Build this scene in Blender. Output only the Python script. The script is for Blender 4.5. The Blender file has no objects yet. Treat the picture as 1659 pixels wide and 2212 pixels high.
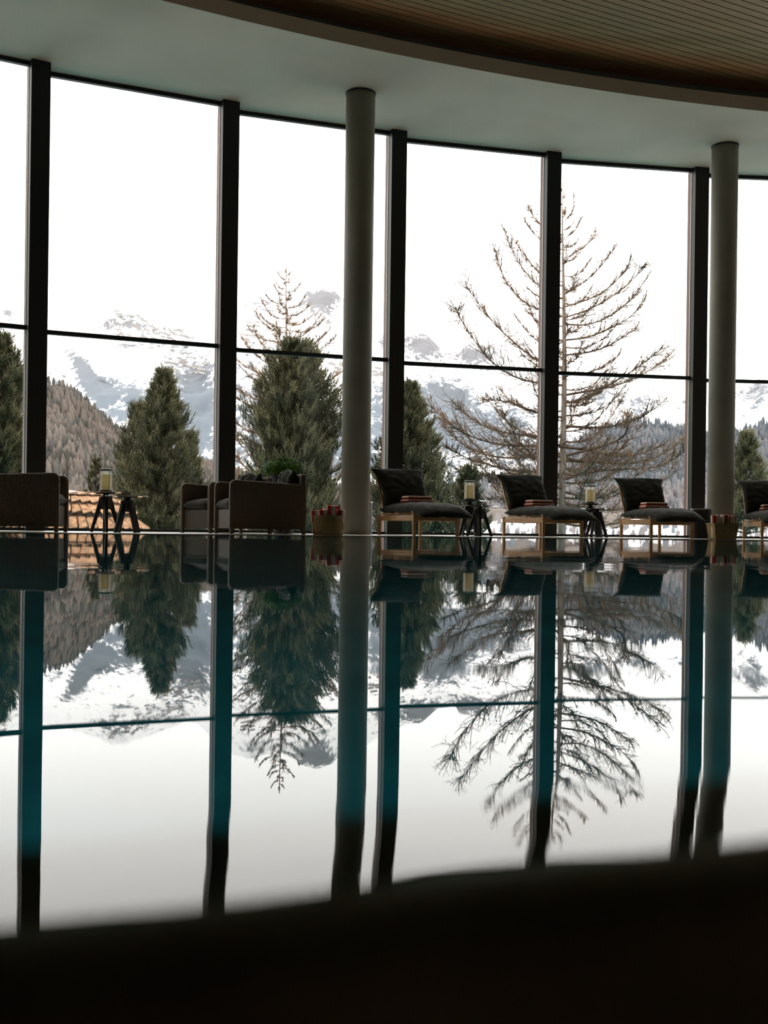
import bpy, math, random
from mathutils import Vector, Matrix, noise

# ------------------------------------------------------------------ camera, world, exposure
sc = bpy.context.scene
COL = sc.collection
F = 2365.0                       # focal length in pixels of the 1659 x 2212 frame
EYE = 0.09                       # camera height above the water
cam_d = bpy.data.cameras.new('camera')
cam = bpy.data.objects.new('camera', cam_d)
COL.objects.link(cam)
sc.camera = cam
cam_d.sensor_fit = 'VERTICAL'
cam_d.sensor_height = 36.0
cam_d.lens = 36.0 * F / 2212.0
cam_d.shift_y = 36.0 / 2212.0
cam_d.clip_start = 0.02
cam_d.clip_end = 20000
cam_d.dof.use_dof = True
cam_d.dof.focus_distance = 14.5
cam_d.dof.aperture_fstop = 4.5
cam.location = (0, 0, EYE)
cam.rotation_euler = (math.pi / 2, -math.radians(0.75), 0)

SKY = 4.15
w = bpy.data.worlds.new('world')
sc.world = w
w.use_nodes = True
bg = w.node_tree.nodes['Background']
bg.inputs[0].default_value = (1.0, 0.97, 0.935, 1)
bg.inputs[1].default_value = SKY
w.cycles.sampling_method = 'MANUAL'
w.cycles.sample_map_resolution = 64

sc.view_settings.view_transform = 'Standard'
sc.view_settings.look = 'None'
sc.view_settings.gamma = 1
sc.view_settings.exposure = 0
sc.view_settings.use_curve_mapping = False
sc.cycles.use_denoising = True
sc.cycles.max_bounces = 10
sc.cycles.diffuse_bounces = 5
sc.cycles.glossy_bounces = 6
sc.cycles.transparent_max_bounces = 32
sc.cycles.transmission_bounces = 8
sc.cycles.sample_clamp_indirect = 6
sc.cycles.blur_glossy = 0.3

# ------------------------------------------------------------------ geometry of the place
CX, CY = 11.554, -12.535         # centre of the curved facade
R_MULL = 31.158                  # room face of the mullions
R_EDGE = 28.77                   # edge of the plaster ceiling band
R_DECK = 28.15                   # edge of the deck at the water
H_CEIL = 6.09
A0 = -31.034                     # azimuth of the left mullion in view
STEP = 4.7925
PI = math.pi
R = math.radians


def hor(x):
    return 1142 + 0.0268 * (x - 830)


def P(x, y, D):
    """point at depth D that stands at picture position x, y of the photograph's own survey"""
    return Vector(((x - 830) * D / F, D, EYE + (hor(x) - y) * D / F))


def arc(r, a):
    return Vector((CX + r * math.sin(R(a)), CY + r * math.cos(R(a)), 0))


# ------------------------------------------------------------------ helpers
class MB:
    def __init__(s):
        s.v = []; s.f = []

    def add(s, vs, fs):
        o = len(s.v)
        s.v += [tuple(v) for v in vs]
        s.f += [tuple(i + o for i in f) for f in fs]

    def box(s, c, size, rz=0, m=None):
        hx, hy, hz = size[0] / 2, size[1] / 2, size[2] / 2
        M = Matrix.Translation(c) @ (m if m is not None else Matrix.Rotation(rz, 4, 'Z'))
        vs = [M @ Vector((a * hx, b * hy, d * hz)) for d in (-1, 1) for b in (-1, 1) for a in (-1, 1)]
        s.add(vs, [(0, 2, 3, 1), (4, 5, 7, 6), (0, 1, 5, 4), (2, 6, 7, 3), (0, 4, 6, 2), (1, 3, 7, 5)])

    def prism(s, poly, z0, z1):
        n = len(poly)
        vs = [(p[0], p[1], z0) for p in poly] + [(p[0], p[1], z1) for p in poly]
        fs = [tuple(range(n - 1, -1, -1)), tuple(range(n, 2 * n))]
        fs += [(i, (i + 1) % n, (i + 1) % n + n, i + n) for i in range(n)]
        s.add(vs, fs)

    def prism_y(s, poly, y0, y1):
        """outline in the x z plane, thickness along y"""
        n = len(poly)
        vs = [(p[0], y0, p[1]) for p in poly] + [(p[0], y1, p[1]) for p in poly]
        fs = [tuple(range(n)), tuple(range(2 * n - 1, n - 1, -1))]
        fs += [((i + 1) % n, i, i + n, (i + 1) % n + n) for i in range(n)]
        s.add(vs, fs)

    def beam(s, a, b, wa, wb, up=(0, 1, 0), flat=1.0):
        """tapered square bar from a to b"""
        a, b = Vector(a), Vector(b)
        d = (b - a).normalized()
        x = d.cross(Vector(up)).normalized()
        y = x.cross(d).normalized()
        vs = []
        for p, ww in ((a, wa), (b, wb)):
            for (i, j) in ((-1, -1), (1, -1), (1, 1), (-1, 1)):
                vs.append(p + x * (i * ww / 2) + y * (j * ww * flat / 2))
        s.add(vs, [(0, 3, 2, 1), (4, 5, 6, 7), (0, 1, 5, 4), (1, 2, 6, 5), (2, 3, 7, 6), (3, 0, 4, 7)])

    def tube(s, pts, rad, n=6, cap=True):
        pts = [Vector(p) for p in pts]
        if not hasattr(rad, '__len__'):
            rad = [rad] * len(pts)
        o = len(s.v)
        prev = None
        for i, p in enumerate(pts):
            d = (pts[min(i + 1, len(pts) - 1)] - pts[max(i - 1, 0)])
            d = d.normalized() if d.length > 1e-9 else Vector((0, 0, 1))
            if prev is None:
                u = d.cross(Vector((0, 0, 1)))
                if u.length < 0.1:
                    u = d.cross(Vector((1, 0, 0)))
            else:
                u = prev - d * prev.dot(d)
            u.normalize(); prev = u
            v = d.cross(u)
            for k in range(n):
                a = 2 * PI * k / n
                s.v.append(tuple(p + (u * math.cos(a) + v * math.sin(a)) * rad[i]))
        for i in range(len(pts) - 1):
            for k in range(n):
                k2 = (k + 1) % n
                s.f.append((o + i * n + k, o + i * n + k2, o + (i + 1) * n + k2, o + (i + 1) * n + k))
        if cap:
            s.f.append(tuple(o + k for k in range(n - 1, -1, -1)))
            s.f.append(tuple(o + (len(pts) - 1) * n + k for k in range(n)))

    def lathe(s, prof, c=(0, 0, 0), n=32, closed=False):
        """profile of (radius, z) turned around the vertical through c"""
        o = len(s.v)
        for (r, z) in prof:
            for k in range(n):
                a = 2 * PI * k / n
                s.v.append((c[0] + r * math.cos(a), c[1] + r * math.sin(a), c[2] + z))
        m = len(prof)
        for i in range(m - 1):
            for k in range(n):
                k2 = (k + 1) % n
                s.f.append((o + i * n + k, o + i * n + k2, o + (i + 1) * n + k2, o + (i + 1) * n + k))
        if not closed:
            s.f.append(tuple(o + k for k in range(n - 1, -1, -1)))
            s.f.append(tuple(o + (m - 1) * n + k for k in range(n)))

    def disc(s, c, r, z0, z1, n=32):
        s.lathe([(r, z0), (r, z1)], (c[0], c[1], 0), n)

    def pillow(s, fn, nu=22, nv=18, T=0.12, p=4.0, wr=0.008, seed=0, fr=7.0):
        """soft cushion: fn(u, v) gives centre point, normal; u, v run -1..1"""
        o = len(s.v)
        ids = {}
        for side in (1, -1):
            for i in range(nu + 1):
                for j in range(nv + 1):
                    if side == -1 and (i in (0, nu) or j in (0, nv)):
                        ids[(side, i, j)] = ids[(1, i, j)]
                        continue
                    u = -1 + 2 * i / nu; v = -1 + 2 * j / nv
                    c, nrm = fn(u, v)
                    t = T / 2 * (max(0, 1 - abs(u) ** p) ** 0.5) * (max(0, 1 - abs(v) ** p) ** 0.5)
                    q = Vector((u * fr * 0.5 + seed * 3.1, v * fr * 0.35 + seed, side * 1.3))
                    t += wr * noise.noise(q * 1.3) * (1 if t > 0 else 0.4) + wr * 0.5 * noise.noise(q * 3.7)
                    ids[(side, i, j)] = len(s.v)
                    s.v.append(tuple(Vector(c) + Vector(nrm) * t * side))
        for side in (1, -1):
            for i in range(nu):
                for j in range(nv):
                    q = [ids[(side, i, j)], ids[(side, i + 1, j)], ids[(side, i + 1, j + 1)], ids[(side, i, j + 1)]]
                    s.f.append(tuple(q if side == 1 else q[::-1]))

    def build(s, name, m, parent=None, smooth=False, bevel=0, seg=2):
        me = bpy.data.meshes.new(name)
        me.from_pydata(s.v, [], s.f)
        me.materials.append(m)
        me.update()
        if smooth:
            me.polygons.foreach_set('use_smooth', [True] * len(me.polygons))
        o = bpy.data.objects.new(name, me)
        COL.objects.link(o)
        if parent is not None:
            o.parent = parent
        if bevel:
            b = o.modifiers.new('bevel', 'BEVEL')
            b.width = bevel; b.segments = seg; b.limit_method = 'ANGLE'; b.angle_limit = R(40)
        return o


def tag(o, label=None, cat=None, group=None, kind=None):
    if label: o['label'] = label
    if cat: o['category'] = cat
    if group: o['group'] = group
    if kind: o['kind'] = kind
    return o


def empty(name, loc=(0, 0, 0), rz=0):
    o = bpy.data.objects.new(name, None)
    o.empty_display_size = 0.1
    COL.objects.link(o)
    o.location = loc
    o.rotation_euler = (0, 0, rz)
    return o


KIDS = {}


def copy_tree(o, parent=None):
    c = o.copy()
    COL.objects.link(c)
    if parent is not None:
        c.parent = parent
    for ch in [x for x in bpy.data.objects if x.parent == o]:
        copy_tree(ch, c)
    return c


# ------------------------------------------------------------------ materials
def mat(name, col, rough=0.6, spec=0.5, metal=0.0):
    m = bpy.data.materials.new(name)
    m.use_nodes = True
    b = m.node_tree.nodes['Principled BSDF']
    b.inputs['Base Color'].default_value = (*col, 1)
    b.inputs['Roughness'].default_value = rough
    b.inputs['Specular IOR Level'].default_value = spec
    b.inputs['Metallic'].default_value = metal
    return m


def nodes(m):
    nt = m.node_tree
    return nt, nt.nodes, nt.links, nt.nodes['Principled BSDF']


def vary(m, a, b, scale=8.0, detail=4, coord='Object', stretch=(1, 1, 1), lo=0.35, hi=0.65, bump=0.0):
    nt, N, L, bs = nodes(m)
    tc = N.new('ShaderNodeTexCoord')
    mp = N.new('ShaderNodeMapping')
    mp.inputs['Scale'].default_value = stretch
    nz = N.new('ShaderNodeTexNoise')
    nz.inputs['Scale'].default_value = scale
    nz.inputs['Detail'].default_value = detail
    cr = N.new('ShaderNodeValToRGB')
    cr.color_ramp.elements[0].position = lo
    cr.color_ramp.elements[1].position = hi
    cr.color_ramp.elements[0].color = (*a, 1)
    cr.color_ramp.elements[1].color = (*b, 1)
    L.new(tc.outputs[coord], mp.inputs['Vector'])
    L.new(mp.outputs[0], nz.inputs['Vector'])
    L.new(nz.outputs['Fac'], cr.inputs[0])
    L.new(cr.outputs[0], bs.inputs['Base Color'])
    if bump:
        bp = N.new('ShaderNodeBump')
        bp.inputs['Strength'].default_value = bump
        bp.inputs['Distance'].default_value = 0.01
        L.new(nz.outputs['Fac'], bp.inputs['Height'])
        L.new(bp.outputs[0], bs.inputs['Normal'])
    return m


M_plaster = vary(mat('plaster', (.40, .42, .38), 0.85, .3), (.64, .485, .375), (.72, .55, .43), 0.8, 3)
M_column = vary(mat('column_paint', (.2, .2, .17), 0.7, .3), (.235, .215, .175), (.28, .255, .21), 2.0, 3)
M_collar = mat('dark_joint', (.02, .02, .02), .6)
M_dark = mat('dark_steel', (.018, .016, .014), .55, .3)
M_clad = mat('brown_cladding', (.11, .055, .042), .6, .3)
M_gasket = mat('pale_gasket', (.55, .52, .45), .6)
M_deck = vary(mat('pale_stone_deck', (.5, .48, .43), .35), (.45, .43, .38), (.58, .55, .49), 1.5, 4)
M_wall = mat('dark_wall', (.24, .235, .21), .8, .2)
M_coping = vary(mat('wet_dark_stone', (.02, .017, .013), .75, .15), (.11, .085, .055), (.18, .14, .09), 14, 5, bump=.3)
M_tile = vary(mat('pool_tile', (.02, .3, .36), .5, .2), (.008, .20, .26), (.012, .29, .36), 9, 2)
M_oak = vary(mat('oak_wood', (.38, .22, .10), .5, .4), (.34, .175, .060), (.46, .255, .10), 6, 4, stretch=(1, 8, 8))
M_cush = vary(mat('charcoal_green_velvet', (.035, .038, .03), .95, .1), (.016, .0165, .0125), (.028, .028, .021), 5, 4, bump=.4)
M_cush.node_tree.nodes['Principled BSDF'].inputs['Sheen Weight'].default_value = .10
M_cush.node_tree.nodes['Principled BSDF'].inputs['Sheen Roughness'].default_value = .4
M_cush2 = vary(mat('grey_fabric', (.06, .06, .055), .95, .1), (.018, .0175, .014), (.032, .031, .025), 5, 4, bump=.4)
M_cush2.node_tree.nodes['Principled BSDF'].inputs['Sheen Weight'].default_value = .10
M_black = mat('black_stained_wood', (.010, .009, .008), .45, .4)
M_candle = mat('cream_candle_wax', (.80, .68, .30), .5, .3)
M_candle.node_tree.nodes['Principled BSDF'].inputs['Subsurface Weight'].default_value = .3
def frosted(name, col, k):
    m = bpy.data.materials.new(name); m.use_nodes = True
    nt = m.node_tree; N = nt.nodes; L = nt.links; N.clear()
    o = N.new('ShaderNodeOutputMaterial'); mx = N.new('ShaderNodeMixShader'); mx.inputs[0].default_value = k
    t = N.new('ShaderNodeBsdfTransparent'); t.inputs[0].default_value = (.9, .9, .88, 1)
    g = N.new('ShaderNodeBsdfTranslucent'); g.inputs[0].default_value = (*col, 1)
    L.new(t.outputs[0], mx.inputs[1]); L.new(g.outputs[0], mx.inputs[2]); L.new(mx.outputs[0], o.inputs[0])
    return m


def wax():
    m = bpy.data.materials.new('cream_wax'); m.use_nodes = True
    nt = m.node_tree; N = nt.nodes; L = nt.links; N.clear()
    o = N.new('ShaderNodeOutputMaterial'); mx = N.new('ShaderNodeMixShader'); mx.inputs[0].default_value = .5
    t = N.new('ShaderNodeBsdfDiffuse'); t.inputs[0].default_value = (.85, .74, .42, 1)
    g = N.new('ShaderNodeBsdfTranslucent'); g.inputs[0].default_value = (.92, .82, .46, 1)
    L.new(t.outputs[0], mx.inputs[1]); L.new(g.outputs[0], mx.inputs[2]); L.new(mx.outputs[0], o.inputs[0])
    return m


M_frost = frosted('hazy_lantern_glass', (.8, .76, .68), .38)
M_candle = wax()
M_snow = mat('snow', (.88, .88, .89), .8, .2)
M_bark = vary(mat('larch_bark', (.20, .15, .12), .9, .2), (.13, .10, .08), (.27, .21, .17), 6, 5, stretch=(3, 3, .7))
M_twig = vary(mat('larch_twig', (.12, .08, .055), .9, .1), (.085, .058, .042), (.17, .105, .065), 1.5, 3)
M_pbark = mat('pine_bark', (.07, .055, .04), .9, .1)
M_needle = vary(mat('pine_needles', (.05, .055, .02), .7, .15), (.060, .062, .034), (.150, .132, .064), 1.1, 4)
M_grass = vary(mat('grass_blades', (.03, .09, .008), .6, .3), (.045, .12, .006), (.11, .25, .02), 9, 3)
M_planter = mat('dark_planter', (.02, .02, .02), .6)


def wicker():
    m = mat('brown_wicker', (.08, .055, .04), .7, .25)
    nt, N, L, bs = nodes(m)
    tc = N.new('ShaderNodeTexCoord')
    wv = N.new('ShaderNodeTexWave'); wv.bands_direction = 'X'
    wv.inputs['Scale'].default_value = 14; wv.inputs['Distortion'].default_value = .3
    wz = N.new('ShaderNodeTexWave'); wz.bands_direction = 'Z'
    wz.inputs['Scale'].default_value = 26; wz.inputs['Distortion'].default_value = .6
    L.new(tc.outputs['Object'], wv.inputs[0]); L.new(tc.outputs['Object'], wz.inputs[0])
    mx = N.new('ShaderNodeMath'); mx.operation = 'MULTIPLY'
    L.new(wv.outputs['Fac'], mx.inputs[0]); L.new(wz.outputs['Fac'], mx.inputs[1])
    cr = N.new('ShaderNodeValToRGB')
    cr.color_ramp.elements[0].color = (.07, .05, .034, 1)
    cr.color_ramp.elements[1].color = (.22, .15, .105, 1)
    L.new(mx.outputs[0], cr.inputs[0]); L.new(cr.outputs[0], bs.inputs['Base Color'])
    bp = N.new('ShaderNodeBump'); bp.inputs['Distance'].default_value = .01; bp.inputs['Strength'].default_value = .6
    L.new(mx.outputs[0], bp.inputs['Height']); L.new(bp.outputs[0], bs.inputs['Normal'])
    return m


M_wicker = wicker()
M_basket = vary(mat('seagrass_basket', (.16, .11, .05), .85, .1), (.17, .115, .05), (.38, .26, .13), 60, 3, stretch=(1, 1, 3), bump=.6)


def striped(name, axis, scale, phase=0.0):
    m = mat(name, (.5, .05, .05), .95, .05)
    nt, N, L, bs = nodes(m)
    tc = N.new('ShaderNodeTexCoord'); sp = N.new('ShaderNodeSeparateXYZ')
    L.new(tc.outputs['Object'], sp.inputs[0])
    a = N.new('ShaderNodeMath'); a.operation = 'MULTIPLY_ADD'
    a.inputs[1].default_value = scale; a.inputs[2].default_value = 50 + phase
    L.new(sp.outputs[axis], a.inputs[0])
    fr = N.new('ShaderNodeMath'); fr.operation = 'FRACT'; L.new(a.outputs[0], fr.inputs[0])
    gt = N.new('ShaderNodeMath'); gt.operation = 'GREATER_THAN'; gt.inputs[1].default_value = .5
    L.new(fr.outputs[0], gt.inputs[0])
    mx = N.new('ShaderNodeMix'); mx.data_type = 'RGBA'
    mx.inputs['A'].default_value = (.62, .50, .40, 1); mx.inputs['B'].default_value = (.36, .035, .035, 1)
    L.new(gt.outputs[0], mx.inputs['Factor']); L.new(mx.outputs['Result'], bs.inputs['Base Color'])
    return m


M_strX = striped('towel_stripes_across', 0, 11)
M_strZ = striped('towel_stripes_flat', 2, 22, .35)
M_strY = striped('towel_stripes_deep', 1, 11)


def glass_mat(name, tint, k):
    m = bpy.data.materials.new(name); m.use_nodes = True
    nt = m.node_tree; N = nt.nodes; L = nt.links; N.clear()
    o = N.new('ShaderNodeOutputMaterial'); mx = N.new('ShaderNodeMixShader')
    fr = N.new('ShaderNodeFresnel'); fr.inputs[0].default_value = 1.45
    mu = N.new('ShaderNodeMath'); mu.operation = 'MULTIPLY'; mu.inputs[1].default_value = k; mu.use_clamp = True
    t = N.new('ShaderNodeBsdfTransparent'); t.inputs[0].default_value = (*tint, 1)
    g = N.new('ShaderNodeBsdfGlossy'); g.inputs['Roughness'].default_value = 0.0
    L.new(fr.outputs[0], mu.inputs[0]); L.new(mu.outputs[0], mx.inputs[0])
    L.new(t.outputs[0], mx.inputs[1]); L.new(g.outputs[0], mx.inputs[2]); L.new(mx.outputs[0], o.inputs[0])
    return m


M_glass = glass_mat('window_glass', (.95, .96, .95), 1.6)
M_lamp_glass = glass_mat('lantern_glass', (.90, .90, .88), 1.5)


def water_mat():
    m = bpy.data.materials.new('pool_water_surface'); m.use_nodes = True
    nt = m.node_tree; N = nt.nodes; L = nt.links; N.clear()
    o = N.new('ShaderNodeOutputMaterial'); mx = N.new('ShaderNodeMixShader')
    fr = N.new('ShaderNodeFresnel'); fr.inputs[0].default_value = 1.40
    t = N.new('ShaderNodeBsdfRefraction'); t.inputs['Color'].default_value = (.80, .97, .96, 1)
    t.inputs['IOR'].default_value = 1.33; t.inputs['Roughness'].default_value = 0
    g = N.new('ShaderNodeBsdfGlossy'); g.inputs['Roughness'].default_value = 0.0
    tc = N.new('ShaderNodeTexCoord')
    mp = N.new('ShaderNodeMapping'); mp.inputs['Rotation'].default_value = (0, 0, R(-25)); mp.inputs['Scale'].default_value = (.35, 1.0, 1)
    nz = N.new('ShaderNodeTexNoise'); nz.inputs['Scale'].default_value = 2.2; nz.inputs['Detail'].default_value = 2
    bp = N.new('ShaderNodeBump'); bp.inputs['Strength'].default_value = .10; bp.inputs['Distance'].default_value = .010
    L.new(tc.outputs['Object'], mp.inputs[0]); L.new(mp.outputs[0], nz.inputs['Vector'])
    L.new(nz.outputs['Fac'], bp.inputs['Height'])
    for s in (fr, t, g):
        L.new(bp.outputs[0], s.inputs['Normal'])
    L.new(fr.outputs[0], mx.inputs[0])
    L.new(t.outputs[0], mx.inputs[1]); L.new(g.outputs[0], mx.inputs[2]); L.new(mx.outputs[0], o.inputs[0])
    return m


M_water = water_mat()


def ceiling_wood():
    m = mat('larch_slats', (.16, .10, .055), .6, .3)
    vary(m, (.48, .225, .095), (.62, .315, .145), .9, 4, stretch=(.25, 3, 1))
    return m


M_slat = ceiling_wood()

# ------------------------------------------------------------------ the room
# plaster ceiling band between the facade and the curved edge
NA = 96
AS = [-75 + 150 * i / NA for i in range(NA + 1)]


def ring(mb, r0, r1, z0, z1):
    """solid curved slab"""
    vs = []
    for a in AS:
        p, q = arc(r0, a), arc(r1, a)
        vs += [(p.x, p.y, z0), (q.x, q.y, z0), (q.x, q.y, z1), (p.x, p.y, z1)]
    fs = []
    for i in range(NA):
        b = 4 * i
        for k in range(4):
            k2 = (k + 1) % 4
            fs.append((b + k, b + 4 + k, b + 4 + k2, b + k2))
    fs += [(0, 1, 2, 3), (4 * NA + 3, 4 * NA + 2, 4 * NA + 1, 4 * NA)]
    mb.add(vs, fs)


H_FASC = H_CEIL + 0.19
H_WOOD = 6.55
MUL = range(-4, 11)
HW = .122


def mull(i):
    a = A0 + STEP * i
    p = arc(R_MULL, a)
    t = Vector((math.cos(R(a)), -math.sin(R(a)), 0))
    nn = Vector((math.sin(R(a)), math.cos(R(a)), 0))
    return p, t, nn


pin = [arc(R_EDGE, A0 + STEP * (-4 + q * .25)) for q in range(0, 57)]
pout = []
for i in MUL:
    p, t, nn = mull(i)
    pout += [p - t * HW + nn * .165, p + t * HW + nn * .365]
pout = [Vector((pin[0].x - 1.5, pin[0].y + 2, 0))] + pout[1:-1] + [Vector((pin[-1].x + 1.2, pin[-1].y + 2.2, 0))]
m = MB()
m.prism([(p.x, p.y) for p in pin] + [(p.x, p.y) for p in pout[::-1]], H_CEIL, H_CEIL + .19)
tag(m.build('ceiling', M_plaster, smooth=False), kind='structure')
m = MB(); ring(m, R_EDGE + .45, R_EDGE + .55, H_CEIL + .19, H_WOOD + .2)
tag(m.build('trim_1', M_wall), kind='structure')
# timber slat ceiling over the pool: boards run obliquely, about 28 degrees to the picture plane
m = MB()
ang = R(27.9)
ca, sa = math.cos(ang), math.sin(ang)
pitch = 0.118
for k in range(-190, 200):
    off = k * pitch                # distance along the board normal (-sin, cos)
    ox, oy = -sa * off, ca * off
    bq = (ox - CX) * ca + (oy - CY) * sa
    cq = (ox - CX) ** 2 + (oy - CY) ** 2 - (R_EDGE + .5) ** 2
    if bq * bq - cq <= 0.1:
        continue
    rt = math.sqrt(bq * bq - cq)
    s0 = max(-bq - rt, (-14.3 - ox) / ca, (-8.8 - oy) / sa)
    s1 = min(-bq + rt, (26.8 - ox) / ca)
    if s1 - s0 < .3:
        continue
    sm = (s0 + s1) / 2
    m.box((ox + sm * ca, oy + sm * sa, H_WOOD + .01), (s1 - s0, pitch - .017, .02), ang)
wc = m.build('ceiling', M_slat)
tag(wc, kind='structure')
m = MB()
pa = [arc(32.0, a) for a in AS]
m.prism([(p.x, p.y) for p in pa][::-1] + [(pa[0].x, -9.1), (pa[-1].x, -9.1)], H_WOOD + .06, H_WOOD + .3)
tag(m.build('ceiling', M_wall), kind='structure')

# deck with curved front edge
m = MB(); ring(m, R_DECK, 31.75, -.30, .004)
tag(m.build('floor', M_deck), kind='structure')
m = MB()
m.box((-14.5, 0, 3), (.3, 44, 7.6)); tag(m.build('wall_left', M_wall), kind='structure')
m = MB(); m.box((27, 0, 3), (.3, 44, 7.6)); tag(m.build('wall_right', M_wall), kind='structure')
m = MB(); m.box((6, -9, 3), (42, .3, 7.6)); tag(m.build('wall_back', M_wall), kind='structure')
# floor behind the camera (dark stone)
RIM_A = R(22.5)                                # the near rim runs at this angle
RD = Vector((math.cos(RIM_A), math.sin(RIM_A), 0))
RN = Vector((-math.sin(RIM_A), math.cos(RIM_A), 0))       # towards the pool
RP = Vector((-.0844, .2405, 0))                # a point of the crest


def rim_pt(s, t, z):
    p = RP + RD * s + RN * t
    return (p.x, p.y, z)


def notch(s_, t):
    if t > .05: return 0
    k_ = .0022 * noise.noise(Vector((s_ * 14, 2, 0)))
    return k_ * (1 if t < 0 else 1 - t / .05)


SS = [-.6 + .02 * i for i in range(36)] + [.104 + .003 * i for i in range(48)] + [.25 + .02 * i for i in range(28)]
# near coping: submerged lip, rounded crest, outer side falling away to a drain channel
prof = [(-9, -.40), (-.16, -.40), (-.14, -.16), (-.10, -.075), (-.06, -.036), (-.03, -.017), (-.012, -.0062), (0, -.0035),
        (.03, -.0040), (.06, -.0055), (.074, -.009), (.082, -.018), (.084, -.05), (.084, -1.5), (.30, -1.5), (.30, -1.6), (-9, -1.6)]
m = MB()
ss = [-16, -4, -1] + SS + [1.2, 4, 25]
n = len(prof)
vs = []
for s_ in ss:
    for (t, z) in prof:
        jj = .0035 * noise.noise(Vector((s_ * 9, t * 25, 0))) if -.11 < t < .02 and abs(s_) < 1 else 0
        vs.append(rim_pt(s_, t + jj + notch(s_, t), z + jj * .25))
fs = []
for i in range(len(ss) - 1):
    for k in range(n):
        k2 = (k + 1) % n
        fs.append((i * n + k, i * n + k2, (i + 1) * n + k2, (i + 1) * n + k))
m.add(vs, fs)
tag(m.build('pool_coping', M_coping, smooth=True), kind='structure',
    label='wet dark stone coping of the near pool edge, out of focus', cat='coping')

# pool basin
m = MB()
m.box((6, 10, -1.55), (44, 44, .1))
m.v = m.v[:8]
tag(m.build('floor', M_tile), kind='structure')
m = MB(); ring(m, R_DECK - .02, R_DECK + .0, -1.5, -.02)
tag(m.build('wall_pool', M_tile), kind='structure')

# water: fine mesh near the coping where the surface bends over the lip, coarse beyond
m = MB()
LIP = .085


def wz(t):
    if t >= LIP: return 0.0
    if t >= 0: return -.0008 * (1 - t / LIP) ** 2
    return -.0008 + t * .019 - t * t * 14.0


ts = [-.022 + .004 * i for i in range(28)] + [.10, .15, .25, .5, 1, 2, 4, 8, 16, 30]
ss2 = [-13, -12, -11, -10, -9, -8, -7, -6, -5, -4, -3, -2, -1] + SS + [1.2, 2, 3, 4, 5, 6, 7, 8, 9, 10, 11, 12, 13, 14, 16, 18, 20, 22, 24]
vs = []
for s_ in ss2:
    for t in ts:
        z = wz(t)
        if t > .3:
            b_ = RP + RD * s_ - Vector((CX, CY, 0))
            h_ = b_.dot(RN)
            dd_ = h_ * h_ - (b_.dot(b_) - (R_DECK + .15) ** 2)
            t = min(t, max(.3, -h_ + math.sqrt(max(0, dd_))))
        if t < .10 and abs(s_) < 1.1:
            z += .00022 * noise.noise(Vector((s_ * 14, t * 30, 3))) * (1 - max(t, 0) / .10)
        vs.append(rim_pt(s_, t + notch(s_, t), z))
nt_ = len(ts)
fs = [(i * nt_ + k, (i + 1) * nt_ + k, (i + 1) * nt_ + k + 1, i * nt_ + k + 1)
      for i in range(len(ss2) - 1) for k in range(nt_ - 1)]
m.add(vs, fs)
# trim the sheet where it would pass under deck and facade
wa = m.build('pool_water', M_water, smooth=True)
tag(wa, 'still teal pool water mirroring the windows and mountains', 'water', kind='stuff')

# added unseen lamps under the near pool edge, brightening the teal water
M_lens = mat('lamp_lens', (.6, .65, .65), .3)
lamp0 = None
for q, s_ in enumerate((-5.0, -2.5, 0.0, 2.5, 5.0)):
    c = Vector(rim_pt(s_, .098, -.62))
    o = empty('added_pool_lamp', c, RIM_A)
    tag(o, kind='structure')
    m = MB(); m.lathe([(.10, -.012), (.10, .004), (.085, .012)], n=24)
    m.v = [(v[0], v[2], v[1]) for v in m.v]
    m.build('housing', M_clad, o)
    m = MB(); m.lathe([(.082, .006), (.06, .016), (.02, .02)], n=24)
    m.v = [(v[0], v[2], v[1]) for v in m.v]
    m.build('lens', M_lens, o)
    ld = bpy.data.lights.new('added_pool_lamp_light', 'AREA')
    ld.shape = 'DISK'; ld.size = .16; ld.energy = 6.5; ld.color = (.85, 1.0, .98); ld.spread = R(150)
    lo = bpy.data.objects.new('added_pool_lamp_light', ld); COL.objects.link(lo); lo.parent = o; tag(lo, kind='structure')
    lo.location = (0, .03, 0)
    lo.rotation_euler = Vector((0, .8, -.6)).to_track_quat('-Z', 'Z').to_euler()

# columns
def column(x, ytop, D, r, label):
    c = P(x, 1000, D)
    root = empty('column', (c.x, c.y, 0))
    tag(root, label, 'column', 'round columns before the windows')
    m = MB(); m.lathe([(r, -.3), (r, H_CEIL + .02)], n=64); m.build('shaft', M_column, root, smooth=True)
    m = MB(); m.lathe([(r + .008, H_CEIL - .025), (r + .008, H_CEIL + .001)], n=64); m.build('collar', M_collar, root)
    return root


column(767.5, 197, 15.1, .201, 'grey round column between the wicker armchairs and the first chaise')
column(1556, 325, 16.97, .201, 'grey round column at the right, behind the square towel basket')

# mullions and windows
Z_TR = 2.55 + EYE
names = 0
for i in MUL:
    p, t, nn = mull(i)
    poly = [p - t * HW, p + t * HW, p + t * HW + nn * .33, p - t * HW + nn * .13]
    m = MB(); m.prism(poly[::-1], 0, H_CEIL)
    o = tag(m.build('trim_%d' % (names + 2), M_dark), kind='structure')
    m = MB()
    poly = [p - t * (HW - .004) + nn * .145, p + t * HW + nn * .345, p + t * HW + nn * .42, p - t * (HW - .004) + nn * .27]
    m.prism(poly[::-1], -.3, H_CEIL - .03); m.build('cladding', M_clad, o)
    m = MB()
    poly = [p - t * (HW + .006) + nn * .128, p - t * (HW - .01) + nn * .128, p - t * (HW - .01) + nn * .147, p - t * (HW + .006) + nn * .147]
    m.prism(poly[::-1], 0, H_CEIL - .06); m.build('gasket', M_gasket, o)
    names += 1

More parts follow.
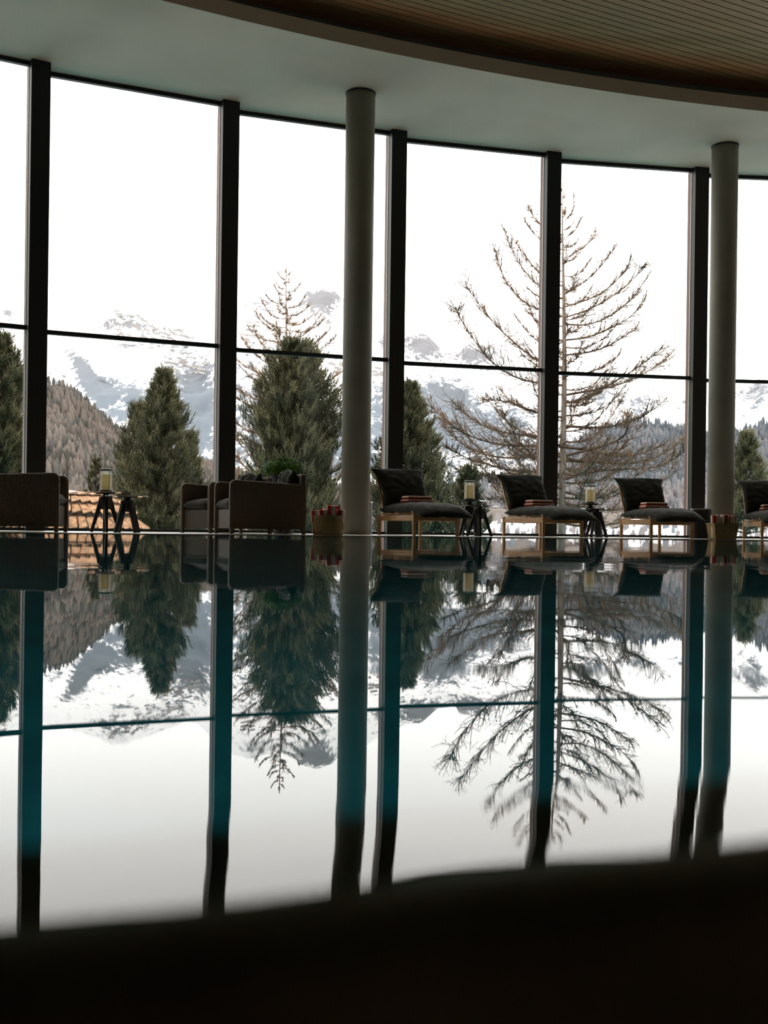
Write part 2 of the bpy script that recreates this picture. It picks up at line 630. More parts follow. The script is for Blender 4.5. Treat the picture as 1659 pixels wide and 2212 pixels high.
k = 1
for i in list(MUL)[:-1]:
    p0, t0, n0 = mull(i)
    p1, t1, n1 = mull(i + 1)
    a = p0 + t0 * HW + n0 * .335
    b = p1 - t1 * HW + n1 * .135
    win = empty('window_%d' % k, (a.x, a.y, 0)); tag(win, kind='structure'); k += 1
    L_ = (b - a).length
    win.rotation_euler = (0, 0, math.atan2(b.y - a.y, b.x - a.x))
    m = MB(); m.box((L_ / 2, 0, H_CEIL - .028), (L_, .07, .056)); m.build('head_frame', M_dark, win)
    m = MB(); m.box((L_ / 2, 0, Z_TR), (L_, .07, .056)); m.build('transom', M_dark, win)
    m = MB(); m.box((L_ / 2, 0, .022), (L_, .08, .040)); m.build('sill', M_dark, win)
    m = MB(); m.add([(0, 0, .04), (L_, 0, .04), (L_, 0, Z_TR - .02), (0, 0, Z_TR - .02)], [(0, 1, 2, 3)]); m.build('pane', M_glass, win)
    m = MB(); m.add([(0, 0, Z_TR + .02), (L_, 0, Z_TR + .02), (L_, 0, H_CEIL - .05), (0, 0, H_CEIL - .05)], [(0, 1, 2, 3)]); m.build('pane', M_glass, win)

# daylight portals: they only steer the sampling of the sky through the windows, they emit nothing
for j in range(-4, 10, 2):
    p0, t0, n0 = mull(j); p1, t1, n1 = mull(j + 2)
    c = (p0 + p1) / 2 + (n0 + n1) * .35
    ld = bpy.data.lights.new('window_portal', 'AREA')
    ld.shape = 'RECTANGLE'; ld.size = (p1 - p0).length + .1; ld.size_y = H_CEIL
    ld.cycles.is_portal = True
    lo = bpy.data.objects.new('window_portal', ld); COL.objects.link(lo)
    lo.location = (c.x, c.y, H_CEIL / 2)
    nin = -(n0 + n1).normalized()
    lo.rotation_euler = nin.to_track_quat('-Z', 'Z').to_euler()

# ------------------------------------------------------------------ furniture
def make_chaise():
    root = empty('chaise')
    L_, W_ = 1.10, .62
    for (x, y) in ((0, 0), (L_, 0), (0, W_), (L_, W_)):
        m = MB(); m.beam((x, y, .004), (x, y, .285), .036, .046)
        m.build('leg', M_oak, root, bevel=.004)
    for y in (0, W_):
        m = MB(); m.box((L_ / 2, y, .235), (L_ - .05, .026, .072)); m.build('side_rail', M_oak, root, bevel=.004)
    for x in (0, L_):
        m = MB(); m.box((x, W_ / 2, .235), (.026, W_ - .05, .072)); m.build('end_rail', M_oak, root, bevel=.004)
    # tilting seat frame of round rods above the base
    m = MB()
    for y in (.0, W_):
        m.tube([(.12, y, .295), (L_ + .06, y, .305)], .021, 10)
    m.tube([(L_ + .06, -.06, .305), (L_ + .06, W_ + .10, .305)], .019, 10)
    m.build('seat_frame', M_oak, root, smooth=True)
    m = MB()
    for y in (-.005, W_ + .005):
        m.beam((.20, y, .29), (-.115, y, .86), .03, .026)
    m.tube([(-.10, -.02, .84), (-.10, W_ + .02, .84)], .014, 8)
    m.build('back_frame', M_oak, root)

    # seat cushion bends down over the foot end
    def seat(u, v):
        x = .10 + (u + 1) / 2 * 1.36
        z = .362
        nx = 0
        if x > .95:
            q = (x - .95) / .51
            z -= .105 * q ** 2.0
            nx = .42 * q
        hw = .375 - .02 * (1 if u > .9 else 0)
        y = W_ / 2 + v * hw
        z -= .022 * abs(v) ** 3
        n_ = Vector((nx, 0, 1)).normalized()
        return (x, y, z), n_
    m = MB(); m.pillow(seat, 40, 22, .15, 5, .014, 2, 9)
    sc_ = m.build('seat_cushion', M_cush, root, smooth=True)

    def back(u, v):
        q = (u + 1) / 2                       # 0 at the seat, 1 at the top
        x = .205 - .325 * q + .05 * math.sin(q * PI)
        z = .37 + .545 * q
        hw = .335 + .035 * q + (.035 * max(0, q - .82) / .18) - .02 * math.sin(q * PI)
        y = W_ / 2 + v * hw
        z -= .02 * (1 - abs(v)) * (0 if q < .9 else -0.3)
        return (x, y, z), Vector((.86, 0, .51))
    m = MB(); m.pillow(back, 26, 26, .12, 6, .014, 5, 8)
    m.build('back_cushion', M_cush, root, smooth=True)
    # seam piping along the near side of the seat
    m = MB()
    pts = [(.12 + i * .083, -.052, .335 + .012 * math.sin(i * 1.3)) for i in range(15)]
    m.tube(pts[:11], .006, 5)
    m.build('piping', M_cush2, sc_, smooth=True)
    return root


def place_chaise(o, N, beta, label):
    d = Vector((math.cos(R(beta)), -math.sin(R(beta)), 0))
    o.location = N - d * 1.10
    o.location.z = .0
    o.rotation_euler = (0, 0, -R(beta))
    tag(o, label, 'chaise longue', 'oak framed chaises along the deck')
    return d


def towel_fold(loc, rz, label, sy):
    """two flat folded layers with rounded fold, lying on a cushion"""
    root = empty('folded_towel', loc, rz)
    tag(root, label, 'towel', 'folded striped towels on the chaises')
    m = MB()

    def roll(z0, w_, h, dep):
        pts = []
        for k_ in range(10):
            a = -PI / 2 + PI * k_ / 9
            pts.append((w_ / 2 + math.cos(a) * h / 2, z0 + h / 2 + math.sin(a) * h / 2))
        for k_ in range(10):
            a = PI / 2 + PI * k_ / 9
            pts.append((-w_ / 2 + math.cos(a) * h / 2, z0 + h / 2 + math.sin(a) * h / 2))
        m.prism_y(pts, -dep / 2, dep / 2)
    roll(0, .34 * sy, .045, .24)
    m.build('lower_fold', M_strZ, root, smooth=False, bevel=.01, seg=3)
    m = MB(); roll(.045, .31 * sy, .05, .22)
    m.build('upper_fold', M_strZ, root, bevel=.014, seg=3)
    return root


ch = make_chaise()
CH = [((895, 1166, 13.95), 66, 'dark cushioned oak chaise just right of the left column'),
      ((1174, 1172, 15.1), 67, 'dark cushioned oak chaise in front of the tall larch, second from the left column'),
      ((1407, 1178, 15.6), 80, 'dark cushioned oak chaise just left of the right column'),
      ((1647, 1182, 16.0), 95, 'dark cushioned oak chaise cut off by the right edge of the photo')]
TW = ['folded red striped towel on the chaise right of the left column',
      'folded red striped towel on the chaise in front of the tall larch',
      'folded red striped towel on the chaise left of the right column',
      'folded red striped towel on the chaise at the right edge']
for k_, ((x, y, D), beta, lab) in enumerate(CH):
    o = ch if k_ == 0 else copy_tree(ch)
    N = P(x, y, D); N.z = 0
    d = place_chaise(o, N, beta, lab)
    wv_ = Vector((math.sin(R(beta)), math.cos(R(beta)), 0))
    q = N - d * 1.10 + d * .42 + wv_ * (.34 if k_ else .36)
    towel_fold((q.x, q.y, .437), -R(beta) + PI / 2, TW[k_], (1.0, .98, .98, 1.0)[k_])


# wicker armchairs
def make_armchair(D_=.97, W_=.74):
    root = empty('wicker_armchair')
    hx, hy = D_ / 2, W_ / 2
    T = .07

    def armpoly(r=.07):
        z0, zf, zb = .065, .652, .615
        pts = [(-hx, z0), (hx, z0)]
        for k_ in range(7):
            a = PI / 2 * k_ / 6
            pts.append((hx - r + r * math.cos(a), zf - r + r * math.sin(a)))
        pts.append((-hx + .03, zb))
        pts.append((-hx, zb))
        return pts
    for s_ in (-1, 1):
        m = MB(); yc = s_ * (hy - T / 2)
        m.prism_y(armpoly(), yc - T / 2, yc + T / 2)
        m.build('arm', M_wicker, root, bevel=.022, seg=3)
    m = MB()
    m.box((-hx + T / 2 + .005, 0, .405), (T, W_ - .01, .68))
    m.build('backrest', M_wicker, root, bevel=.025, seg=3)
    m = MB(); m.box((hx - .06, 0, .185), (.05, W_ - 2 * T + .01, .23)); m.build('front_panel', M_wicker, root)
    m = MB(); m.box((0, 0, .27), (D_ - 2 * T, W_ - 2 * T, .04)); m.build('seat_base', M_wicker, root)

    def seat(u, v):
        return (.045 + u * (hx - .045), v * (hy - T - .002), .365), Vector((.0, 0, 1))
    m = MB(); m.pillow(seat, 24, 18, .17, 5, .014, 3, 7); m.build('seat_cushion', M_cush2, root, smooth=True)

    def back(u, v):
        q = (u + 1) / 2
        return (-hx + .17 - .055 * q, v * (hy - T - .03) * (1 - .05 * q), .45 + .345 * q + .02 * math.cos(v * 5)), Vector((.97, 0, .2))
    m = MB(); m.pillow(back, 22, 20, .16, 4.0, .03, 9, 6); m.build('back_cushion', M_cush2, root, smooth=True)
    for (x, y) in ((hx - .03, hy - .03), (hx - .03, -hy + .03), (-hx + .03, hy - .03), (-hx + .03, -hy + .03)):
        m = MB(); m.beam((x, y, .004), (x, y, .08), .038, .042); m.build('leg', M_wicker, root)
    return root


AC = make_armchair()
W2, D2 = .74 / 2, .97 / 2


def place_armchair(o, N, angle, side, label):
    """N: near front corner, side = +1 when local +y faces the camera"""
    xa = Vector((math.cos(R(angle)), math.sin(R(angle)), 0)); ya = Vector((-math.sin(R(angle)), math.cos(R(angle)), 0))
    c = Vector(N) - xa * D2 - ya * (side * W2)
    o.location = (c.x, c.y, 0); o.rotation_euler = (0, 0, R(angle))
    tag(o, label, 'armchair', 'brown wicker armchairs on the deck')


place_armchair(AC, (-3.53, 11.88, 0), 8, -1, 'brown wicker armchair at the left edge, its side panel towards the pool')
place_armchair(copy_tree(AC), (-1.832, 13.0, 0), 180 + 24, 1, 'brown wicker armchair in the middle pair, the nearer one beside the round towel basket')
place_armchair(copy_tree(AC), (-2.19, 13.74, 0), 180 + 41, 1, 'brown wicker armchair behind and left of the nearer one in the middle pair')


def make_table():
    root = empty('side_table')
    m = MB(); m.lathe([(.255, .482), (.258, .486), (.255, .490)], n=48)
    m.build('glass_top', M_lamp_glass, root)
    m = MB(); m.disc((0, 0), .118, .466, .481, 40); m.build('support_plate', M_black, root, bevel=.003)
    m = MB(); m.disc((0, 0), .036, .43, .468, 20); m.build('hub', M_black, root, smooth=False)
    m = MB(); m.lathe([(.060, .28), (.078, .33), (.084, .432)], n=6)
    m.build('crown', M_black, root, bevel=.006)
    for k_ in range(4):
        a = R(20 + 90 * k_)
        m = MB(); m.beam((.045 * math.cos(a), .045 * math.sin(a), .42), (.165 * math.cos(a), .165 * math.sin(a), .004), .058, .036,
                         up=(-math.sin(a), math.cos(a), 0), flat=.8)
        m.build('leg', M_black, root, bevel=.004)
    return root


def copy_scaled(src, z):
    o = copy_tree(src); o.scale = (1, 1, z); return o


tb = make_table()
TABS = [((228, 13.3), 1.0, 0, 'taller black side table at the left, carrying a lantern'),
        ((275, 12.9), .885, 28, 'lower black side table at the left, right of the lantern table'),
        ((1014, 15.35), 1.03, 10, 'taller black side table right of the first chaise, carrying a lantern'),
        ((1036, 14.95), .86, -20, 'lower black side table nested before the lantern table right of the first chaise'),
        ((1275, 16.3), 1.03, 5, 'taller black side table between the second and third chaise, carrying a lantern'),
        ((1289, 15.9), .87, 33, 'lower black side table nested before the lantern table between second and third chaise')]
for k_, ((x, D), zs, rz, lab) in enumerate(TABS):
    o = tb if k_ == 0 else copy_tree(tb)
    c = P(x, 1000, D)
    o.location = (c.x, c.y, 0); o.scale = (1, 1, zs); o.rotation_euler = (0, 0, R(rz))
    tag(o, lab, 'side table', 'black tripod side tables with glass tops')


def make_lantern():
    root = empty('lantern')
    m = MB(); m.disc((0, 0), .078, 0, .022, 32); m.build('base', M_black, root, bevel=.003)
    m = MB(); m.lathe([(.077, .022), (.077, .262)], n=40, closed=True); m.build('glass_cylinder', M_frost, root, smooth=True)
    m = MB(); m.lathe([(.052, .023), (.053, .205), (.047, .212), (.02, .206)], n=28); cd = m.build('candle', M_candle, root, smooth=True); cd['label'] = 'cream yellow pillar candle'
    m = MB(); m.tube([(0, 0, .205), (.001, 0, .218)], .0015, 5); m.build('wick', M_black, cd)
    m = MB(); m.lathe([(.083, .260), (.083, .277), (.06, .283)], n=32); lid = m.build('lid', M_black, root)
    for k_ in range(4):
        a = R(45 + 90 * k_)
        m = MB(); m.tube([(.080 * math.cos(a), .080 * math.sin(a), .02), (.080 * math.cos(a), .080 * math.sin(a), .262)], .0025, 5)
        m.build('rod', M_black, root)
    m = MB()
    m.tube([(.021 * math.cos(2 * PI * q / 16), 0, .300 + .021 * math.sin(2 * PI * q / 16)) for q in range(17)], .0028, 5, cap=False)
    m.build('ring_handle', M_black, lid)
    return root


ln = make_lantern()
for k_, (ti, lab) in enumerate([(0, 'glass lantern with cream candle on the left side table'),
                                (2, 'glass lantern with cream candle right of the first chaise'),
                                (4, 'glass lantern with cream candle between second and third chaise')]):
    o = ln if k_ == 0 else copy_tree(ln)
    (x, D), zs, rz, _ = TABS[ti]
    c = P(x, 1000, D)
    o.location = (c.x, c.y, .490 * zs); o.rotation_euler = (0, 0, R(20 * k_))
    s_ = (1.0, .97, .97)[k_]; o.scale = (s_, s_, s_)
    tag(o, lab, 'lantern', 'candle lanterns on the side tables')

# small pale card holder on the lower left table
c = P(271, 1000, 12.9)
m = MB(); m.box((c.x + .0, c.y + .02, .434 + .045), (.10, .02, .045), R(12))
# it stands on the glass top
m.v = [(v[0], v[1], v[2] - .020) for v in m.v]
tag(m.build('card_holder', mat('frosted_card', (.35, .36, .30), .5)), 'small pale card block standing on the lower left side table', 'card holder')


# drum tables beside the columns
def drum(x, D, h, label):
    c = P(x, 1000, D)
    root = empty('drum_table', (c.x, c.y, 0))
    tag(root, label, 'side table', 'dark drum tables beside the columns')
    m = MB(); m.lathe([(.150, .004), (.150, h - .02)], n=40); m.build('drum', M_black, root, smooth=False)
    m = MB(); m.lathe([(.156, h - .02), (.156, h), (.140, h + .001)], n=40)
    m.build('rim', mat('metal_rim', (.4, .38, .34), .3, .5, .8), root)


drum(782, 15.75, .475, 'dark drum table mostly hidden behind the left column')
drum(1514, 16.55, .455, 'dark drum table with metal rim between the third chaise and the right column')

# ------------------------------------------------------------------ baskets and rolled towels
c = P(709, 1000, 13.15)
bk = empty('towel_basket', (c.x, c.y, 0))
tag(bk, 'round woven basket of rolled towels between armchair and left column', 'basket')
m = MB()
m.lathe([(.175, .004), (.195, .06), (.205, .12), (.202, .18), (.205, .228), (.193, .228), (.19, .18), (.19, .10), (.16, .03)], n=48)
m.build('body', M_basket, bk, smooth=True)
m = MB()
m.tube([(.200 * math.cos(2 * PI * q / 40), .200 * math.sin(2 * PI * q / 40), .232) for q in range(41)], .009, 6, cap=False)
m.build('rim', M_basket, bk, smooth=True)


def rolled(loc, r, h, label, grp, lean=(0, 0), rz=0):
    """a towel rolled up and stood on end, stripes running around it lengthwise"""
    o = empty('rolled_towel', loc)
    m = MB()
    n_ = 30
    prof = [(r * .9, 0), (r, .01), (r, h - .018), (r * .93, h - .004), (r * .75, h), (r * .66, h - .008), (r * .5, h), (r * .3, h - .006), (.004, h - .002)]
    m.lathe(prof, n=n_)
    b = m.build('roll', M_strX if rz == 0 else M_strX, o, smooth=True)
    m = MB(); m.tube([(r * 1.01 * math.cos(a), r * 1.01 * math.sin(a), h * .5 + (h * .5 - .004) * s2) for a, s2 in ((R(-95), -1), (R(-95), 1))], .004, 5)
    m.build('hem', M_strX, o)
    o.rotation_euler = (R(lean[0]), R(lean[1]), R(rz))
    tag(o, label, 'towel', grp)
    return o


for (dx, dy, r, h, lean, rz, lab) in [
        (-.125, -.06, .058, .265, (0, -6), 0, 'rolled striped towel furthest left in the round basket'),
        (-.045, -.115, .055, .275, (3, -4), 12, 'short rolled striped towel left of the tallest one in the round basket'),
        (.045, -.105, .062, .325, (3, 0), 0, 'tallest rolled striped towel in the round basket, front middle'),
        (.085, .0, .055, .315, (0, 3), 70, 'dark red rolled towel right of the tallest in the round basket'),
        (.130, -.055, .052, .275, (2, 5), 15, 'rolled striped towel furthest right in the round basket'),
        (-.02, .07, .055, .30, (0, 0), 50, 'rolled striped towel at the back of the round basket')]:
    rolled((c.x + dx, c.y + dy, .035), r, h, lab, 'rolled towels in the round basket', lean, rz)

c = P(1561, 1000, 14.95)
bk = empty('towel_basket', (c.x, c.y, 0), R(8))
tag(bk, 'square woven basket of rolled towels at the foot of the right column', 'basket')
m = MB()
b0, b1 = .150, .178
for (z0, z1, a0, a1) in ((.004, .215, b0, b1),):
    vs = []
    for (z, a) in ((z0, a0), (z1, a1), (z1, a1 - .014), (z0 + .02, a0 - .014)):
        vs += [(-a, -a * .75, z), (a, -a * .75, z), (a, a * .75, z), (-a, a * .75, z)]
    fs = [(3, 2, 1, 0)]
    for i in range(3):
        for q in range(4):
            q2 = (q + 1) % 4
            fs.append((i * 4 + q, i * 4 + q2, i * 4 + 4 + q2, i * 4 + 4 + q))
    fs.append((12, 13, 14, 15))
    m.add(vs, fs)
m.build('body', M_basket, bk, bevel=.012, seg=3)
m = MB()
cn = [(-b1, -b1 * .75), (b1, -b1 * .75), (b1, b1 * .75), (-b1, b1 * .75), (-b1, -b1 * .75)]
m.tube([(x, y, .217) for x, y in cn], .009, 6)
m.build('rim', M_basket, bk)
for (dx, dy, r, h, lean, rz, lab) in [
        (-.105, -.045, .056, .305, (2, -3), 0, 'left of the front rolled towels in the square basket'),
        (.0, -.055, .058, .310, (2, 0), 35, 'middle of the front rolled towels in the square basket'),
        (.105, -.045, .054, .300, (2, 3), 80, 'right of the front rolled towels in the square basket'),
        (.04, .06, .05, .29, (0, 0), 60, 'rolled towel at the back of the square basket')]:
    rolled((c.x + dx, c.y + dy, .03), r, h, lab, 'rolled towels in the square basket', lean, rz)

# ------------------------------------------------------------------ grass planter behind the armchairs
rnd = random.Random(4)
c = P(612, 1000, 14.95)
pl = empty('potted_grass', (c.x, c.y, 0))
tag(pl, 'round mop of bright green grass in a tall dark planter behind the armchairs', 'potted plant')
m = MB(); m.lathe([(.13, .004), (.17, .40), (.19, .80), (.175, .80), (.16, .76)], n=32); m.build('planter', M_planter, pl, smooth=False)
m = MB()
for k_ in range(5200):
    a = rnd.uniform(0, 2 * PI); rr = .23 * math.sqrt(rnd.random())
    x, y = rr * math.cos(a), rr * math.sin(a)
    z = .80 + .05 * rnd.random()
    h = rnd.uniform(.16, .235) * (1 - .25 * (rr / .23) ** 3)
    ox, oy = x / .23 * .055 + rnd.uniform(-.025, .025), y / .23 * .055 + rnd.uniform(-.025, .025)
    wd = .0030
    tx, ty = -math.sin(a + rnd.uniform(-1, 1)) * wd, math.cos(a + rnd.uniform(-1, 1)) * wd
    b = (x, y, z); c1 = (x + ox * .4, y + oy * .4, z + h * .75); c2 = (x + ox, y + oy, z + h * .9 - .03 * rnd.random() - (.04 if rr > .18 else 0))
    m.add([(b[0] - tx, b[1] - ty, b[2]), (b[0] + tx, b[1] + ty, b[2]), (c1[0] + tx, c1[1] + ty, c1[2]), (c1[0] - tx, c1[1] - ty, c1[2]), c2],
          [(0, 1, 2, 3), (3, 2, 4)])
m.build('grass', M_grass, pl)

# ------------------------------------------------------------------ outside: shingled roof
c = P(150, 1000, 23.0)
rf = empty('shingled_roof', (c.x, c.y, 0))
tag(rf, 'round sunlit wooden shingle roof of a low hut outside, left of the middle armchairs', 'roof')
M_sh = vary(mat('larch_shingle', (.33, .19, .10), .7, .2), (.20, .105, .055), (.46, .265, .145), 4.0, 6, stretch=(2.5, 2.5, .6))
M_sh2 = M_sh
zc = EYE
rows = [(.10, .70, .78, .585, 17), (.68, .605, 1.12, .43, 34), (1.00, .445, 1.40, .20, 44), (1.28, .22, 1.64, -.12, 52), (1.60, -.10, 1.70, -2.5, 56)]
rs = random.Random(8)
for ri, (r0, z0, r1, z1, nn_) in enumerate(rows):
    m = MB()
    for q in range(nn_):
        a0 = 2 * PI * q / nn_; a1 = 2 * PI * (q + 1) / nn_
        am = (a0 + a1) / 2
        lift = .030 + .02 * rs.random(); dr = rs.uniform(-.015, .02); tw = .022
        pts = []
        for (r_, z_, g) in ((r0, z0, 0), (r1 + dr, z1, lift)):
            for (aa, e) in ((a0 + .035, 0), (a1 + .012, tw * 2.2)):
                pts.append(Vector((r_ * math.cos(aa), r_ * math.sin(aa), zc + z_ + g + (e if g else 0))))
        dn = Vector((0, 0, -.022))
        vs = pts + [p + dn for p in pts]
        m.add(vs, [(0, 2, 3, 1), (4, 5, 7, 6), (0, 1, 5, 4), (2, 6, 7, 3), (0, 4, 6, 2), (1, 3, 7, 5)])
    m.build('shingle_course' if ri < 4 else 'plank_wall', M_sh, rf)
m = MB(); m.lathe([(.05, zc + .60), (.72, zc + .56), (1.08, zc + .40), (1.36, zc + .17), (1.58, zc - .14), (1.60, zc - 2.4)], n=40)
m.build('roof_deck', mat('dark_roof_boards', (.06, .035, .02), .8), rf)
m = MB(); m.lathe([(.02, zc + .72), (.25, zc + .69), (.52, zc + .655), (.60, zc + .625), (.40, zc + .60)], n=28)
m.build('snow_cap', M_snow, rf, smooth=True)['label'] = 'thin cap of white snow'

# ------------------------------------------------------------------ ground, mountains, forest
m = MB(); m.box((0, 420, -8.05), (2400, 802, .1)); tag(m.build('ground', M_snow), kind='structure')


def interp(pts, x):
    if x <= pts[0][0]: return pts[0][1]
    for (a, b) in zip(pts, pts[1:]):
        if x <= b[0]:
            t = (x - a[0]) / (b[0] - a[0]); return a[1] + (b[1] - a[1]) * t
    return pts[-1][1]


def terrain(name, ridge, D0, D1, material, amp, freq, nx=520, nt=90, x0=-900, x1=2600, zbase=-20, powr=1.0, rockf=None, jag=0.0):
    vs = []; rk = []
    for i in range(nx + 1):
        x = x0 + (x1 - x0) * i / nx
        yr = interp(ridge, x)
        yr += jag * noise.fractal(Vector((x * .02, 7, 0)), 1, 2, 4)
        top = P(x, yr, D0)
        for j in range(nt + 1):
            t = j / nt
            D = D0 + (D1 - D0) * t
            base = zbase
            z = base + (top.z - base) * (1 - t) ** powr
            q = Vector((x * D0 / F * freq, D * freq, z * freq * .3))
            e = noise.fractal(q, .9, 2.1, 5)
            z += amp * e * min(1, t * 9) * (1 - t * .4)
            dD = amp * 1.5 * noise.fractal(q + Vector((31, 5, 2)), .9, 2.1, 4) * min(1, t * 8)
            vs.append(((x - 830) * (D + dD) / F, D + dD, z))
            if rockf:
                yy = hor(x) - (z - EYE) * F / D
                rk.append(rockf(x, yy, t))
    fs = [(i * (nt + 1) + j, i * (nt + 1) + j + 1, (i + 1) * (nt + 1) + j + 1, (i + 1) * (nt + 1) + j) for i in range(nx) for j in range(nt)]
    m = MB(); m.add(vs, fs)
    o = m.build(name, material, smooth=True)
    if rk:
        at = o.data.attributes.new('rock', 'FLOAT', 'POINT')
        at.data.foreach_set('value', rk)
    return o, vs, nx, nt


def gb(x, y, cx, cy, sx, sy):
    return math.exp(-((x - cx) / sx) ** 2 - ((y - cy) / sy) ** 2)


BLOBS = [(150, 755, 14, 10, .35), (165, 775, 14, 12, .45), (182, 795, 14, 14, .55), (200, 822, 15, 16, .6), (218, 846, 16, 16, .6), (120, 800, 30, 10, .25), (290, 700, 60, 6, .2), (255, 690, 40, 8, .25), (270, 740, 26, 8, .25), (285, 840, 24, 20, .35), (300, 870, 30, 24, .4), (250, 890, 26, 18, .4),
         (10, 662, 16, 9, .45), (255, 672, 30, 16, .22), (300, 700, 60, 20, .14), (360, 735, 50, 24, .16), (180, 800, 22, 40, .30),
         (215, 830, 30, 25, .3), (240, 850, 40, 40, .28), (420, 800, 60, 40, .25), (420, 870, 60, 70, .42), (390, 930, 60, 60, .45),
         (560, 655, 30, 20, .28), (690, 645, 46, 24, .60), (690, 690, 34, 22, .2), (540, 760, 30, 40, .15), (820, 900, 26, 70, .40),
         (820, 740, 20, 16, .2), (905, 748, 42, 26, .55), (940, 860, 50, 40, .38), (960, 890, 60, 60, .22), (1020, 770, 60, 22, .42),
         (1010, 900, 60, 60, .25), (1100, 905, 50, 30, .3), (960, 940, 60, 30, .35), (1290, 865, 50, 20, .3), (1380, 880, 40, 22, .28),
         (1250, 900, 40, 20, .12), (1480, 880, 30, 12, .2), (1620, 870, 40, 30, .25), (1640, 850, 25, 20, .25), (1080, 960, 80, 40, .3),
         (130, 860, 40, 30, .2), (560, 900, 80, 90, .35), (700, 960, 100, 80, .35)]


def rockA(x, y, t):
    v = 0.0
    for (cx, cy, sx, sy, a) in BLOBS:
        if abs(x - cx) < 3 * sx and abs(y - cy) < 3 * sy:
            v += a * gb(x, y, cx, cy, sx, sy)
    v += .18 * max(0, min(1, (y - 900) / 120))
    return v


def mountain_mat():
    m = mat('snow_and_rock', (.85, .85, .86), .9, .1)
    nt, N, L, bs = nodes(m)
    tc = N.new('ShaderNodeTexCoord')
    mp = N.new('ShaderNodeMapping'); mp.inputs['Scale'].default_value = (1.0, .35, .9); mp.inputs['Rotation'].default_value = (0, R(35), 0)
    nz = N.new('ShaderNodeTexNoise'); nz.inputs['Scale'].default_value = .042; nz.inputs['Detail'].default_value = 10; nz.inputs['Roughness'].default_value = .74
    L.new(tc.outputs['Object'], mp.inputs[0]); L.new(mp.outputs[0], nz.inputs['Vector'])
    at = N.new('ShaderNodeAttribute'); at.attribute_name = 'rock'
    ad = N.new('ShaderNodeMath'); ad.operation = 'MULTIPLY_ADD'; ad.inputs[1].default_value = .66
    n2 = N.new('ShaderNodeTexNoise'); n2.inputs['Scale'].default_value = .13; n2.inputs['Detail'].default_value = 8; n2.inputs['Roughness'].default_value = .75
    L.new(mp.outputs[0], n2.inputs['Vector'])
    m2 = N.new('ShaderNodeMath'); m2.operation = 'MULTIPLY_ADD'; m2.inputs[1].default_value = .65; m2.inputs[2].default_value = -.325
    L.new(n2.outputs['Fac'], m2.inputs[0])
    su = N.new('ShaderNodeMath'); su.operation = 'ADD'
    L.new(nz.outputs['Fac'], su.inputs[0]); L.new(m2.outputs[0], su.inputs[1])
    L.new(at.outputs['Fac'], ad.inputs[0]); L.new(su.outputs[0], ad.inputs[2])
    cr = N.new('ShaderNodeValToRGB')
    cr.color_ramp.elements[0].position = .60; cr.color_ramp.elements[1].position = .665
    cr.color_ramp.elements[0].color = (.84, .84, .85, 1); cr.color_ramp.elements[1].color = (.175, .185, .20, 1)
    sz = N.new('ShaderNodeSeparateXYZ'); L.new(tc.outputs['Object'], sz.inputs[0])
    mr = N.new('ShaderNodeMapRange'); mr.inputs['From Min'].default_value = 180; mr.inputs['From Max'].default_value = 480
    L.new(sz.outputs['Z'], mr.inputs['Value'])
    rk_ = N.new('ShaderNodeMix'); rk_.data_type = 'RGBA'
    rk_.inputs['A'].default_value = (.115, .135, .16, 1); rk_.inputs['B'].default_value = (.15, .15, .16, 1)
    L.new(mr.outputs[0], rk_.inputs['Factor'])
    fin = N.new('ShaderNodeMix'); fin.data_type = 'RGBA'; fin.inputs['A'].default_value = (.84, .84, .85, 1)
    cr.color_ramp.elements[0].color = (0, 0, 0, 1); cr.color_ramp.elements[1].color = (1, 1, 1, 1)
    L.new(ad.outputs[0], cr.inputs[0]); L.new(cr.outputs[0], fin.inputs['Factor'])
    L.new(rk_.outputs['Result'], fin.inputs['B']); L.new(fin.outputs['Result'], bs.inputs['Base Color'])
    return m


ridgeA = [(-900, 720), (-300, 640), (-10, 668), (8, 654), (30, 668), (100, 690), (180, 672), (248, 650), (330, 668), (400, 703), (430, 700), (470, 668),
          (510, 642), (540, 632), (580, 645), (610, 652), (645, 642), (655, 624), (690, 617), (725, 630), (745, 655), (800, 672), (850, 700), (880, 716),
          (915, 722), (950, 758), (990, 765), (1000, 742), (1060, 745), (1100, 780), (1170, 800), (1250, 815), (1350, 832), (1490, 855), (1590, 850),
          (1659, 815), (1800, 760), (2600, 700)]
o, _, _, _ = terrain('mountain', ridgeA, 3200, 1300, mountain_mat(), 26, .006, 620, 150, rockf=rockA, jag=5, zbase=60)
tag(o, 'snow covered mountain range with grey rock patches filling the view', 'mountain')

# avalanche barriers: rows of short fences on the left snow slope
rs = random.Random(21)
import bisect


def slopeA(x, y):
    tp = P(x, interp(ridgeA, x), 3200).z
    for q in range(200):
        t = q / 200
        D = 3200 - 1900 * t
        z = 60 + (tp - 60) * (1 - t)
        if hor(x) - (z - EYE) * F / D >= y:
            break
    return P(x, y, D - 110)


m = MB()
for (xa, ya, xb, yb, cnt) in ((270, 668, 300, 690, 8), (230, 690, 330, 715, 16), (290, 705, 400, 745, 34), (350, 765, 440, 800, 26), (515, 690, 560, 735, 14), (800, 790, 830, 850, 12), (700, 780, 735, 810, 8), (240, 655, 275, 675, 8)):
    for q in range(cnt):
        x = rs.uniform(xa, xb); y = rs.uniform(ya, yb); ln_ = rs.uniform(5, 15)
        a = slopeA(x, y); b = slopeA(x + ln_, y + ln_ * .22)
        m.beam(a, b, 4.0, 4.0)
o = m.build('avalanche_barriers', mat('weathered_steel', (.22, .21, .205), .8))
tag(o, 'scattered rows of snow fences on the left mountain slope', 'snow fences', kind='stuff')


def forest_mat(name, a, b, sc_=.03, lo=.4, hi=.62):
    return vary(mat(name, a, .95, .05), a, b, sc_, 3, lo=lo, hi=hi)


